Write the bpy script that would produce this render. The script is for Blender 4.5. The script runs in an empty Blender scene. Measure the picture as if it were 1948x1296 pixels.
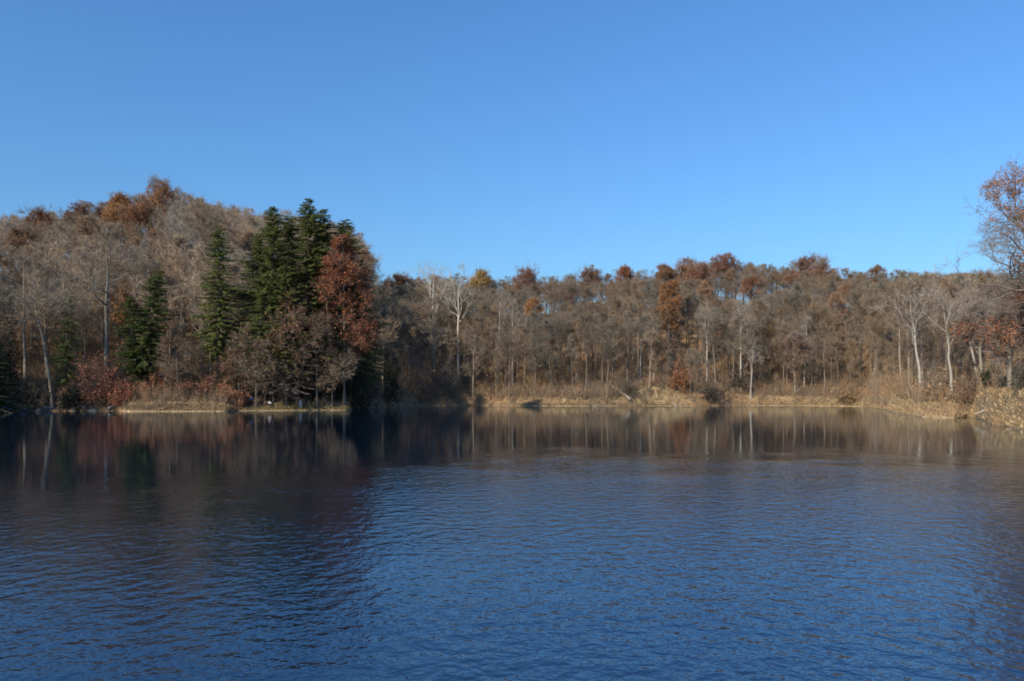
import bpy, math, random
import numpy as np
from mathutils import Vector, Matrix, Quaternion

C = bpy.context.scene
COL = C.collection
# ------------------------------------------------------------------ camera, sky, sun, exposure
FPX, CX, HY, CH = 1529.0, 974.0, 750.0, 3.0        # focal length in photo pixels, centre column, horizon row, eye height
cam_d = bpy.data.cameras.new('camera')
cam = bpy.data.objects.new('camera', cam_d); COL.objects.link(cam); C.camera = cam
cam_d.sensor_width = 36.0
cam_d.lens = 36.0 * FPX / 1948.0
cam_d.shift_y = (HY - 648.0) / 1948.0
cam_d.clip_start = 0.1; cam_d.clip_end = 6000
cam.location = (0, 0, CH)
cam.rotation_euler = (math.radians(90), 0, 0)

SUN_EL = math.radians(31)
SUN_AZ = math.radians(-139)                        # clockwise from the view direction (+Y): behind the camera, to the left
sun_vec = Vector((math.sin(SUN_AZ)*math.cos(SUN_EL), math.cos(SUN_AZ)*math.cos(SUN_EL), math.sin(SUN_EL)))
world = bpy.data.worlds.new('World'); C.world = world; world.use_nodes = True
nt = world.node_tree; nt.nodes.clear()
sky = nt.nodes.new('ShaderNodeTexSky'); sky.sky_type = 'NISHITA'; sky.sun_disc = False
sky.sun_elevation = SUN_EL; sky.sun_rotation = SUN_AZ
sky.air_density = 1.5; sky.dust_density = 1.0; sky.ozone_density = 10.0; sky.altitude = 0
bg = nt.nodes.new('ShaderNodeBackground'); bg.inputs['Strength'].default_value = 0.15
wo = nt.nodes.new('ShaderNodeOutputWorld')
air = nt.nodes.new('ShaderNodeVectorMath'); air.operation = 'MULTIPLY'; air.inputs[1].default_value = (0.78, 0.945, 1.08)   # crisp autumn air, a deeper blue
nt.links.new(sky.outputs[0], air.inputs[0]); nt.links.new(air.outputs[0], bg.inputs[0]); nt.links.new(bg.outputs[0], wo.inputs[0])
sd = bpy.data.lights.new('sun', 'SUN'); sd.energy = 4.8; sd.angle = math.radians(0.5); sd.color = (1.0, 0.88, 0.70)
so = bpy.data.objects.new('sun', sd); COL.objects.link(so)
so.rotation_euler = sun_vec.to_track_quat('Z', 'Y').to_euler(); so.location = (-200, -200, 200)
C.view_settings.view_transform = 'Standard'; C.view_settings.look = 'None'
C.view_settings.gamma = 1.0; C.view_settings.exposure = 0.09
C.render.engine = 'CYCLES'
C.cycles.max_bounces = 5; C.cycles.diffuse_bounces = 2; C.cycles.glossy_bounces = 3
C.cycles.use_denoising = True
C.cycles.filter_width = 1.8

# ------------------------------------------------------------------ materials
MATS = {}
def new_mat(name):
    m = bpy.data.materials.new(name); m.use_nodes = True; MATS[name] = m
    t = m.node_tree; b = t.nodes['Principled BSDF']
    return m, t, b
def nd(t, kind, **kw):
    n = t.nodes.new(kind)
    for k, v in kw.items(): setattr(n, k, v)
    return n
def math_n(t, op, a, b=None, clamp=False):
    n = nd(t, 'ShaderNodeMath', operation=op, use_clamp=clamp)
    for i, v in enumerate((a, b)):
        if v is None: continue
        if isinstance(v, (int, float)): n.inputs[i].default_value = v
        else: t.links.new(v, n.inputs[i])
    return n.outputs[0]
def scale_col(t, col, f):
    n = nd(t, 'ShaderNodeVectorMath', operation='SCALE')
    t.links.new(col, n.inputs[0])
    t.links.new(f, n.inputs['Scale']); return n.outputs[0]

def plant_mat(name, source='object', color=None, lo=0.75, hi=1.25, rough=0.75, trans=0.0, noise=0.0):
    """colour from the object, a vertex attribute or fixed; a different value on every twig or leaf"""
    m, t, b = new_mat(name)
    if source == 'object': col = nd(t, 'ShaderNodeObjectInfo').outputs['Color']
    elif source == 'attr': col = nd(t, 'ShaderNodeAttribute', attribute_name='tint').outputs['Color']
    else:
        r = nd(t, 'ShaderNodeRGB'); r.outputs[0].default_value = (*color, 1); col = r.outputs[0]
    g = nd(t, 'ShaderNodeNewGeometry')
    f = math_n(t, 'MULTIPLY_ADD', g.outputs['Random Per Island'], hi-lo); f.node.inputs[2].default_value = lo
    if noise:
        tc = nd(t, 'ShaderNodeTexCoord'); n = nd(t, 'ShaderNodeTexNoise'); n.inputs['Scale'].default_value = noise
        t.links.new(tc.outputs['Object'], n.inputs['Vector'])
        k = math_n(t, 'MULTIPLY_ADD', n.outputs[0], 1.4); k.node.inputs[2].default_value = 0.3
        f = math_n(t, 'MULTIPLY', f, k)
    c = scale_col(t, col, f)
    t.links.new(c, b.inputs['Base Color']); b.inputs['Roughness'].default_value = rough
    b.inputs['Specular IOR Level'].default_value = 0.2
    if trans:
        tr = nd(t, 'ShaderNodeBsdfTranslucent'); t.links.new(c, tr.inputs[0])
        mx = nd(t, 'ShaderNodeMixShader'); mx.inputs[0].default_value = trans
        t.links.new(b.outputs[0], mx.inputs[1]); t.links.new(tr.outputs[0], mx.inputs[2])
        t.links.new(mx.outputs[0], t.nodes['Material Output'].inputs[0])
    return m
plant_mat('twig_tinted')
plant_mat('twig_attr', 'attr')
plant_mat('twig_plain', 'fixed', (0.24, 0.195, 0.155))
plant_mat('leaf', lo=0.5, hi=1.5, trans=0.3)
plant_mat('leaf_attr', 'attr', lo=0.5, hi=1.5, trans=0.25)
plant_mat('needles', lo=0.6, hi=1.4, trans=0.3, noise=0.5)
plant_mat('dry_grass', 'attr', lo=0.6, hi=1.3, trans=0.2)

def bark_mat(name, source, color=None, patchy=False):
    m, t, b = new_mat(name)
    if source == 'object': col = nd(t, 'ShaderNodeObjectInfo').outputs['Color']
    elif source == 'attr': col = nd(t, 'ShaderNodeAttribute', attribute_name='tint').outputs['Color']
    else:
        r = nd(t, 'ShaderNodeRGB'); r.outputs[0].default_value = (*color, 1); col = r.outputs[0]
    tc = nd(t, 'ShaderNodeTexCoord'); mp = nd(t, 'ShaderNodeMapping'); mp.inputs['Scale'].default_value = (3, 3, 0.7) if not patchy else (1.2, 1.2, 0.8)
    n = nd(t, 'ShaderNodeTexNoise'); n.inputs['Scale'].default_value = 1.5; n.inputs['Detail'].default_value = 5
    t.links.new(tc.outputs['Object'], mp.inputs[0]); t.links.new(mp.outputs[0], n.inputs['Vector'])
    k = math_n(t, 'MULTIPLY_ADD', n.outputs[0], 1.6 if not patchy else 1.2); k.node.inputs[2].default_value = 0.2 if not patchy else 0.4
    c = scale_col(t, col, k)
    t.links.new(c, b.inputs['Base Color']); b.inputs['Roughness'].default_value = 0.9
    b.inputs['Specular IOR Level'].default_value = 0.1
    return m
bark_mat('bark', 'object'); bark_mat('bark_attr', 'attr'); bark_mat('pale_bark', 'object', patchy=True)

def simple_mat(name, color, rough=0.8, noise=3.0, amp=0.5, bump=0.0):
    m, t, b = new_mat(name)
    tc = nd(t, 'ShaderNodeTexCoord'); n = nd(t, 'ShaderNodeTexNoise'); n.inputs['Scale'].default_value = noise; n.inputs['Detail'].default_value = 6
    t.links.new(tc.outputs['Object'], n.inputs['Vector'])
    r = nd(t, 'ShaderNodeRGB'); r.outputs[0].default_value = (*color, 1)
    k = math_n(t, 'MULTIPLY_ADD', n.outputs[0], 2*amp); k.node.inputs[2].default_value = 1-amp
    t.links.new(scale_col(t, r.outputs[0], k), b.inputs['Base Color']); b.inputs['Roughness'].default_value = rough
    if bump:
        bp = nd(t, 'ShaderNodeBump'); bp.inputs['Distance'].default_value = bump; t.links.new(n.outputs[0], bp.inputs['Height'])
        t.links.new(bp.outputs[0], b.inputs['Normal'])
    return m
simple_mat('rock', (0.16, 0.155, 0.15), 0.9, 3, 0.6, 0.1)
simple_mat('driftwood', (0.34, 0.30, 0.24), 0.85, 4, 0.35, 0.02)
simple_mat('skin', (0.50, 0.31, 0.23), 0.6, 5, 0.08)
simple_mat('blue_cloth', (0.05, 0.14, 0.42), 0.9, 9, 0.15)
simple_mat('white_cloth', (0.72, 0.71, 0.74), 0.9, 9, 0.1)
simple_mat('grey_blue_cloth', (0.22, 0.30, 0.42), 0.9, 9, 0.15)
simple_mat('dark_cloth', (0.02, 0.022, 0.028), 0.9, 9, 0.2)
simple_mat('denim', (0.05, 0.07, 0.12), 0.9, 9, 0.2)
simple_mat('brown_hair', (0.05, 0.03, 0.018), 0.6, 30, 0.3)
simple_mat('grey_hair', (0.4, 0.38, 0.36), 0.6, 30, 0.3)

# forest floor: leaf litter, straw-coloured bank near the water
def ground_mat():
    m, t, b = new_mat('forest_floor')
    tc = nd(t, 'ShaderNodeTexCoord')
    def noise(sc, det=4, rough=0.6):
        n = nd(t, 'ShaderNodeTexNoise'); n.inputs['Scale'].default_value = sc; n.inputs['Detail'].default_value = det; n.inputs['Roughness'].default_value = rough
        t.links.new(tc.outputs['Object'], n.inputs['Vector']); return n.outputs[0]
    def ramp(f, stops):
        r = nd(t, 'ShaderNodeValToRGB'); e = r.color_ramp.elements
        e[0].position, e[0].color = stops[0][0], (*stops[0][1], 1); e[1].position, e[1].color = stops[-1][0], (*stops[-1][1], 1)
        for p, c in stops[1:-1]:
            x = e.new(p); x.color = (*c, 1)
        t.links.new(f, r.inputs[0]); return r.outputs[0]
    litter = ramp(noise(0.35, 7, 0.7), [(0.3, (0.14, 0.085, 0.05)), (0.5, (0.27, 0.165, 0.09)), (0.7, (0.38, 0.24, 0.13))])
    straw = ramp(noise(0.8, 7, 0.7), [(0.3, (0.17, 0.115, 0.06)), (0.5, (0.34, 0.24, 0.13)), (0.7, (0.50, 0.38, 0.22))])
    a = nd(t, 'ShaderNodeAttribute', attribute_name='straw').outputs['Fac']
    nf = math_n(t, 'MULTIPLY_ADD', noise(0.25, 5, 0.65), 1.6); nf.node.inputs[2].default_value = -0.8
    f = math_n(t, 'ADD', a, nf, clamp=True)
    f = math_n(t, 'MULTIPLY', f, 1.0, clamp=True)
    mx = nd(t, 'ShaderNodeMix', data_type='RGBA'); t.links.new(f, mx.inputs['Factor']); t.links.new(litter, mx.inputs[6]); t.links.new(straw, mx.inputs[7])
    t.links.new(mx.outputs[2], b.inputs['Base Color']); b.inputs['Roughness'].default_value = 0.95; b.inputs['Specular IOR Level'].default_value = 0.1
    bp = nd(t, 'ShaderNodeBump'); bp.inputs['Distance'].default_value = 0.25; t.links.new(noise(2.0, 6, 0.7), bp.inputs['Height']); t.links.new(bp.outputs[0], b.inputs['Normal'])
ground_mat()

def water_mat():
    m, t, b = new_mat('lake_water')
    b.inputs['Base Color'].default_value = (0.010, 0.020, 0.030, 1); b.inputs['IOR'].default_value = 1.333
    b.inputs['Roughness'].default_value = 0.03
    tc = nd(t, 'ShaderNodeTexCoord')
    def noise(sx, sy, sc, det=3, rough=0.5, w=0):
        mp = nd(t, 'ShaderNodeMapping'); mp.inputs['Scale'].default_value = (sx, sy, 1); mp.inputs['Location'].default_value = (w, w*2, 0)
        mp.inputs['Rotation'].default_value = (0, 0, math.radians(-7))
        n = nd(t, 'ShaderNodeTexNoise'); n.inputs['Scale'].default_value = sc; n.inputs['Detail'].default_value = det; n.inputs['Roughness'].default_value = rough
        t.links.new(tc.outputs['Object'], mp.inputs[0]); t.links.new(mp.outputs[0], n.inputs['Vector']); return n.outputs[0]
    # wind patch: ripples up to a ragged line some 35 m out, glassy water in the lee beyond it
    sep = nd(t, 'ShaderNodeSeparateXYZ'); t.links.new(tc.outputs['Object'], sep.inputs[0])
    edge = math_n(t, 'MULTIPLY_ADD', noise(0.6, 0.5, 0.35, 6, 0.75), 52); edge.node.inputs[2].default_value = -26
    lee = math_n(t, 'MULTIPLY_ADD', sep.outputs['X'], 1.1); lee.node.inputs[2].default_value = 0.0
    lee = math_n(t, 'MINIMUM', lee, 0.0)
    y = math_n(t, 'SUBTRACT', math_n(t, 'ADD', sep.outputs['Y'], edge), lee)
    wind = nd(t, 'ShaderNodeMapRange', interpolation_type='SMOOTHSTEP'); t.links.new(y, wind.inputs['Value'])
    wind.inputs['From Min'].default_value = 44; wind.inputs['From Max'].default_value = 24
    wind.inputs['To Min'].default_value = 0.0; wind.inputs['To Max'].default_value = 1.0
    gust = math_n(t, 'MULTIPLY_ADD', noise(0.5, 1.0, 0.22, 3, 0.6, 7), 1.6); gust.node.inputs[2].default_value = 0.2
    amp = math_n(t, 'MULTIPLY', wind.outputs[0], gust)
    shelter = math_n(t, 'MULTIPLY_ADD', sep.outputs['X'], 0.045); shelter.node.inputs[2].default_value = 1.05      # calmer under the left bank
    shelter = math_n(t, 'MINIMUM', math_n(t, 'MAXIMUM', shelter, 0.6), 1.05)
    amp = math_n(t, 'ADD', math_n(t, 'MULTIPLY', amp, shelter), 0.08)
    h = math_n(t, 'ADD', math_n(t, 'MULTIPLY', noise(1.25, 1.0, 2.5, 3, 0.55), 0.036), math_n(t, 'MULTIPLY', noise(0.8, 1.0, 8.0, 2, 0.55, 3), 0.0055))
    h = math_n(t, 'MULTIPLY', h, amp)
    bp = nd(t, 'ShaderNodeBump'); bp.inputs['Distance'].default_value = 1.0; bp.inputs['Strength'].default_value = 1.0
    t.links.new(h, bp.inputs['Height']); t.links.new(bp.outputs[0], b.inputs['Normal'])
    r = math_n(t, 'MULTIPLY_ADD', wind.outputs[0], 0.05); r.node.inputs[2].default_value = 0.02
    gl = nd(t, 'ShaderNodeBsdfGlossy'); gl.inputs['Color'].default_value = (0.86, 0.93, 1.0, 1)
    t.links.new(r, gl.inputs['Roughness']); t.links.new(bp.outputs[0], gl.inputs['Normal'])
    df = nd(t, 'ShaderNodeBsdfDiffuse'); df.inputs['Color'].default_value = (0.003, 0.009, 0.022, 1)
    fr = nd(t, 'ShaderNodeFresnel'); fr.inputs['IOR'].default_value = 1.85; t.links.new(bp.outputs[0], fr.inputs['Normal'])
    mx = nd(t, 'ShaderNodeMixShader'); t.links.new(fr.outputs[0], mx.inputs[0]); t.links.new(df.outputs[0], mx.inputs[1]); t.links.new(gl.outputs[0], mx.inputs[2])
    t.links.new(mx.outputs[0], t.nodes['Material Output'].inputs[0]); t.nodes.remove(b)
water_mat()

# ------------------------------------------------------------------ mesh helpers
def mesh_np(name, V, F, mats, midx=None, smooth=False, tint=None):
    V = np.asarray(V, dtype=np.float32); F = np.asarray(F, dtype=np.int32)
    me = bpy.data.meshes.new(name); k = F.shape[1]
    me.vertices.add(len(V)); me.vertices.foreach_set('co', V.ravel())
    me.loops.add(F.size); me.loops.foreach_set('vertex_index', F.ravel())
    me.polygons.add(len(F)); me.polygons.foreach_set('loop_start', np.arange(0, F.size, k, dtype=np.int32))
    me.polygons.foreach_set('loop_total', np.full(len(F), k, dtype=np.int32))
    for m in mats: me.materials.append(MATS[m])
    if midx is not None: me.polygons.foreach_set('material_index', np.asarray(midx, dtype=np.int32))
    me.polygons.foreach_set('use_smooth', np.full(len(F), smooth))
    me.update(calc_edges=True)
    if tint is not None:
        a = me.attributes.new('tint', 'FLOAT_COLOR', 'POINT')
        c = np.ones((len(V), 4), dtype=np.float32); c[:, :3] = tint; a.data.foreach_set('color', c.ravel())
    return me
def link(name, me, parent=None, color=None):
    o = bpy.data.objects.new(name, me); COL.objects.link(o)
    if parent: o.parent = parent
    if color: o.color = (*color, 1)
    return o
def tag(o, label=None, cat=None, group=None, kind=None):
    if label: o['label'] = label
    if cat: o['category'] = cat
    if group: o['group'] = group
    if kind: o['kind'] = kind
    return o
def thing(name, label, cat, loc, rz=0, group=None, scale=1.0):
    o = bpy.data.objects.new(name, None); COL.objects.link(o)
    o.location = loc; o.rotation_euler = (0, 0, rz)
    o.scale = (scale,)*3 if isinstance(scale, (int, float)) else scale
    o.empty_display_size = 0.5
    return tag(o, label, cat, group)
class Geo:
    def __init__(s): s.V = []; s.F = []; s.M = []; s.n = 0
    def add(s, V, F, m=0):
        if len(V) == 0: return
        s.V.append(np.asarray(V, dtype=np.float32)); s.F.append(np.asarray(F)+s.n); s.M.append(np.full(len(F), m)); s.n += len(V)
    def mesh(s, name, mats, smooth=False): return mesh_np(name, np.concatenate(s.V), np.concatenate(s.F), mats, np.concatenate(s.M), smooth)

def unit(v): return v/np.maximum(np.linalg.norm(v, axis=-1, keepdims=True), 1e-9)
def tubes(P, R, sides):
    """P (n,k,3) polylines, R (n,k) radii -> triangles"""
    n, k, _ = P.shape
    T = np.empty_like(P); T[:, 1:-1] = P[:, 2:]-P[:, :-2]; T[:, 0] = P[:, 1]-P[:, 0]; T[:, -1] = P[:, -1]-P[:, -2]; T = unit(T)
    ref = np.where(np.abs(T[..., 2:3]) > 0.8, np.array([1., 0, 0]), np.array([0, 0, 1.]))
    A = unit(np.cross(T, ref)); B = np.cross(T, A)
    a = np.arange(sides)*2*np.pi/sides
    V = P[:, :, None]+R[:, :, None, None]*(A[:, :, None]*np.cos(a)[None, None, :, None]+B[:, :, None]*np.sin(a)[None, None, :, None])
    idx = np.arange(n*k*sides).reshape(n, k, sides)
    a0 = idx[:, :-1]; a1 = np.roll(a0, -1, 2); b0 = idx[:, 1:]; b1 = np.roll(b0, -1, 2)
    F = np.concatenate([np.stack([a0, b1, a1], -1).reshape(-1, 3), np.stack([a0, b0, b1], -1).reshape(-1, 3)])
    return V.reshape(-1, 3), F
def slivers(P0, P1, W, rng):
    """one tapered blade per twig"""
    d = unit(P1-P0); s = unit(np.cross(d, rng.normal(size=P0.shape)))*np.asarray(W).reshape(-1, 1)*0.5
    V = np.stack([P0-s, P0+s, P1], 1).reshape(-1, 3); return V, np.arange(len(V)).reshape(-1, 3)
def leaves(P, size, rng, flat=0.0):
    n = len(P); nrm = rng.normal(size=(n, 3)); nrm[:, 2] += flat*3; nrm = unit(nrm)
    a = unit(np.cross(nrm, rng.normal(size=(n, 3)))); b = np.cross(nrm, a)
    s = size*rng.uniform(0.6, 1.35, (n, 1))
    V = np.stack([P-a*s*0.6, P+b*s*0.45, P+a*s*0.6, P-b*s*0.45], 1).reshape(-1, 3)
    i = np.arange(n)*4
    return V, np.concatenate([np.stack([i, i+1, i+2], 1), np.stack([i, i+2, i+3], 1)])
def sprout(P, R, n, t0, t1, ang, length, k, up, jit, rad, rng, tpow=1.0):
    """n children on each polyline; returns (P', R', t)"""
    N, K, _ = P.shape
    t = t0+(t1-t0)*rng.uniform(size=(N, n))**tpow
    f = t*(K-1); i = np.minimum(f.astype(int), K-2); w = (f-i)[..., None]; rows = np.arange(N)[:, None]
    p = P[rows, i]*(1-w)+P[rows, i+1]*w; tan = unit(P[rows, i+1]-P[rows, i])
    r = R[rows, i]*(1-w[..., 0])+R[rows, i+1]*w[..., 0]
    az = (np.arange(n)*2.4+rng.uniform(0, 6.28, (N, 1)))+rng.normal(0, 0.35, (N, n))
    ref = np.where(np.abs(tan[..., 2:3]) > 0.9, np.array([1., 0, 0]), np.array([0, 0, 1.]))
    A = unit(np.cross(tan, ref)); B = np.cross(tan, A)
    a = np.radians(rng.uniform(ang[0], ang[1], (N, n)))[..., None]
    d = tan*np.cos(a)+(A*np.cos(az)[..., None]+B*np.sin(az)[..., None])*np.sin(a)
    L = length(t, rng.uniform(0.65, 1.2, (N, n)))
    M = N*n; p = p.reshape(M, 3); d = unit(d.reshape(M, 3)); L = L.reshape(M, 1); r = r.reshape(M)
    Q = np.empty((M, k, 3)); Q[:, 0] = p; step = L/(k-1)
    for j in range(1, k):
        Q[:, j] = Q[:, j-1]+d*step
        d = unit(d+np.array([0, 0, up])/(k-1)+rng.normal(0, jit, (M, 3))/(k-1)**0.5)
    r0 = np.minimum(r*rad, r*0.9)
    RR = r0[:, None]*np.linspace(1, 0.22, k)[None]
    return Q, RR, t.reshape(-1)

# ------------------------------------------------------------------ terrain
def pxs(th): return CX+FPX*math.tan(th)
def interp(x, pts): return float(np.interp(x, [p[0] for p in pts], [p[1] for p in pts]))
SHORE = [(-1400, 70), (-600, 92), (-300, 106), (-60, 122), (0, 138), (60, 141), (150, 143), (225, 143), (250, 138), (430, 139), (450, 144), (560, 147), (660, 150), (675, 160), (720, 178), (800, 205),
         (900, 210), (1000, 205), (1100, 200), (1200, 204), (1240, 206), (1320, 206), (1420, 212), (1540, 208), (1640, 196), (1685, 150), (1700, 132), (1754, 104), (1818, 100), (1845, 108), (1858, 104), (1880, 84), (1902, 78), (1948, 68), (2100, 55), (2400, 40), (3400, 22)]
RIDGE = [(-1400, 160), (-600, 190), (0, 232), (600, 240), (700, 270), (800, 320), (1000, 335), (1700, 320), (1800, 290), (1948, 240), (2400, 160), (3400, 110)]
SKYL = [(-1400, 430), (-200, 430), (0, 428), (60, 412), (130, 402), (200, 392), (260, 375), (330, 368), (400, 393), (480, 406), (600, 418), (680, 450), (722, 528), (790, 532), (870, 530), (940, 530), (1000, 528), (1100, 528), (1200, 520), (1290, 508),
        (1370, 498), (1440, 506), (1500, 508), (1540, 503), (1590, 518), (1640, 522), (1700, 522), (1780, 528), (1850, 530), (1948, 540), (2400, 560), (3400, 600)]
STRAW = [(-1400, .2), (0, 0.1), (200, 0.15), (235, 1.0), (430, 1.0), (480, 0.8), (680, 0.75), (720, 0.1), (960, 0.2), (1000, 0.9), (1130, 1.0), (1170, .5), (1210, 1.0), (1270, 1), (1330, .4), (1420, .4), (1480, 1.0), (1700, 1.0), (1948, 1.0), (3400, 1)]
def hash_noise(x, y):
    return (math.sin(x*0.11+y*0.07+1.3)+math.sin(x*0.05-y*0.13+4.1)+0.6*math.sin(x*0.31+y*0.22)+0.4*math.sin(x*0.6-y*0.47+2))/3
def ridge_h(px):
    R = interp(px, RIDGE); top = CH+(HY-interp(px, SKYL))/FPX*R
    return max(4.0, top-16.5)
def ground_px(px, y):
    S = interp(px, SHORE); d = y-S
    if d < 0: return max(-2.5, -0.25+0.12*d)
    R = interp(px, RIDGE); H = ridge_h(px)
    x = (px-CX)/FPX*y
    t = min(1.0, d/(R-S)); s = t*t*(3-2*t)*0.55+t*0.45
    flat = interp(px, [(200, 3), (240, 9), (440, 9), (470, 6), (660, 6), (700, 2.5), (1640, 2.5), (1700, 9), (1820, 10), (1870, 3), (3000, 3)])
    base = min(1.0, d/1.2)*0.35-0.25*(d < 0.3)
    # a low cut bank behind the beach
    bank_h = interp(px, [(0, 2.2), (200, 2.0), (240, 0.6), (440, .6), (500, .5), (680, .5), (720, 1.4), (1180, 1.6), (1215, 4.2), (1265, 4.2), (1300, 2.5), (1420, 2.2), (1600, 1.4), (1700, 1.4), (1845, 1.2), (1880, 2.6), (2100, 3)])
    q = min(1, max(0, (d-flat*0.3)/max(flat, 2.5))); bank = bank_h*q*q*(3-2*q)
    z = base+bank+(H-bank_h)*s
    z += hash_noise(x, y)*min(1.6, d*0.035)
    if y > R: z -= min(12, (y-R)*0.03)
    return z
def ground_xy(x, y): return ground_px(CX+FPX*x/max(y, 1.0), y)
def at(px, y): return (px-CX)/FPX*y
def zof(py, y): return CH+(HY-py)/FPX*y

def build_ground():
    # the wooded land round the lake, in front of the viewer
    ths = np.concatenate([np.radians(np.linspace(-62, -36, 27))[:-1], np.radians(np.linspace(-36, 36, 380)), np.radians(np.linspace(36, 62, 27))[1:]])
    V = []; st = []; rows = []
    ds = np.concatenate([[-60, -20, -6, -2, -0.6, 0.05], np.linspace(0.4, 4, 10), np.linspace(4.6, 20, 24), np.linspace(22, 150, 60), [180, 230, 320, 500, 900, 1600, 2800]])
    for th in ths:
        px = pxs(th); S = interp(px, SHORE); row = []
        for d in ds:
            y = max(S+d, 1.0); x = at(px, y); z = ground_px(px, y) if S+d > 1 else -2.5
            if d > 400: z = ground_px(px, S+400)
            V.append((x, y, z)); row.append(len(V)-1)
            flat = 14 if px > 1640 else 6.5 if 220 < px < 450 else 5 if px > 460 else 4
            st.append(interp(px, STRAW)*max(0, min(1, 1.5-max(d, 0)/flat)) if d > -3 else 0)
        rows.append(row)
    F = []
    for i in range(len(rows)-1):
        for j in range(len(ds)-1): F.append((rows[i][j], rows[i+1][j], rows[i+1][j+1], rows[i][j+1]))
    me = mesh_np('ground', V, F, ['forest_floor'], smooth=True)
    a = me.attributes.new('straw', 'FLOAT', 'POINT'); a.data.foreach_set('value', np.array(st, dtype=np.float32))
    o = link('ground', me); tag(o, kind='structure')
    # near bank under and behind the camera, and the land on to the horizon on the sides
    V = []; F = []; n = 120
    rs = [0.01, 1.0, 2.0, 3.0, 4.0, 6.0, 9.0, 20, 60, 150, 400, 1200, 3000]
    for i in range(n):
        a_ = 2*math.pi*i/n; f = math.cos(a_)          # f>0: towards the lake
        for r in rs:
            x, y = r*math.sin(a_), r*math.cos(a_)
            z = 1.4-max(0, y-1.2)*0.75 if y > 1.2 else 1.4+0.15*hash_noise(x*2, y*2)*min(1, r/6)
            z = max(z, -3.4)
            V.append((x, y, z))
    m = len(rs)
    for i in range(n):
        for j in range(m-1):
            k = (i+1) % n; F.append((i*m+j, i*m+j+1, k*m+j+1, k*m+j))
    me = mesh_np('near_bank', V, F, ['forest_floor'], smooth=True)
    tag(link('near_bank', me), kind='structure')
    W = [(-900, 1.0, 0), (900, 1.0, 0), (900, 420, 0), (-900, 420, 0)]
    tag(link('lake_water', mesh_np('lake_water', W, [(0, 1, 2, 3)], ['lake_water'])), kind='structure')
build_ground()

# ------------------------------------------------------------------ tree generators (origin at the base of the trunk)
def trunk_line(H, rng, wander=0.35, k=12, lean=(0, 0)):
    t = np.linspace(0, 1, k)[:, None]
    w = np.cumsum(rng.normal(0, wander, (k, 2)), 0)*t*0.35
    P = np.zeros((1, k, 3)); P[0, :, 2] = t[:, 0]*H-0.3*(1-t[:, 0])
    P[0, :, :2] = w+np.array(lean)*t**1.4
    return P
def gen_bare(seed, H=24, r0=0.27, clear=0.4, spread=5.5, ang=(32, 62), n1=14, n2=6, n3=6, n4=7, up=0.9, tw=0.035, wander=0.35, lean=(0, 0), top_taper=1.0,
             leaf=0.0, leaf_size=0.3, flat=0.0, blobs=None, l4len=0.85, keep=1.0, jit=0.35, bare_mat='twig_tinted', leaf_n=1, tpow=0.9):
    rng = np.random.default_rng(seed)
    P0 = trunk_line(H, rng, wander, 12, lean); R0 = (r0*(1-np.linspace(0, 1, 12))**0.8+0.025)[None]; R0[0, 0] *= 1.35
    def L1(t, u):
        s = (t-clear)/(1-clear)
        return spread*u*(0.55+0.75*np.sin(np.pi*np.clip(s, 0, 1)**0.8)*1.0)*(1-0.45*s*top_taper)
    P1, R1, t1 = sprout(P0, R0, n1, clear, 0.97, ang, L1, 7, up, jit, 0.55, rng, tpow)
    len1 = np.linalg.norm(P1[:, -1]-P1[:, 0], axis=1)[:, None]
    P2, R2, _ = sprout(P1, R1, n2, 0.2, 0.97, (28, 60), lambda t, u: len1*0.52*u*(1.15-0.5*t), 5, up*0.6, jit, 0.6, rng)
    len2 = np.linalg.norm(P2[:, -1]-P2[:, 0], axis=1)[:, None]
    P3, R3, _ = sprout(P2, R2, n3, 0.15, 1.0, (20, 50), lambda t, u: len2*0.65*u, 3, up*0.6, jit, 0.6, rng)
    P4, R4, _ = sprout(P3, R3, n4, 0.1, 1.0, (15, 45), lambda t, u: l4len*1.15*u, 2, 0, 0.1, 0.6, rng)
    g = Geo(); v, f = tubes(P0, R0, 8); g.add(v, f)
    v, f = tubes(P1, np.maximum(R1, 0.018), 5); g.add(v, f)
    v, f = tubes(P2, np.maximum(R2, 0.014), 3); g.add(v, f)
    c = Geo()
    for a, b in ((0, 1), (1, 2)):
        v, f = slivers(P3[:, a], P3[:, b], np.full(len(P3), tw*1.3), rng); c.add(v, f)
    m = rng.uniform(size=len(P4)) < keep
    v, f = slivers(P4[m, 0], P4[m, 1], np.full(m.sum(), tw), rng); c.add(v, f)
    if leaf > 0:
        pts = np.concatenate([P4[:, 0]*(1-u)+P4[:, 1]*u for u in rng.uniform(0.2, 1, (leaf_n, 1, 1))])
        pts += rng.normal(0, 0.12, pts.shape)
        ok = rng.uniform(size=len(pts)) < leaf
        if blobs is not None:
            ins = np.zeros(len(pts), bool)
            for (bx, by, bz, sx, sy, sz) in blobs:
                q = ((pts[:, 0]-bx)/sx)**2+((pts[:, 1]-by)/sy)**2+((pts[:, 2]-bz)/sz)**2
                ins |= q+rng.normal(0, 0.75, len(pts)) < 1.2
            ok &= ins
        v, f = leaves(pts[ok], leaf_size, rng, flat); c.add(v, f, 1)
    return g, c
def tree_meshes(name, g, c, bark='bark', twig='twig_tinted', leafm='leaf'):
    return g.mesh(name+' trunk', [bark], True), c.mesh(name+' crown', [twig, leafm])

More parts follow.
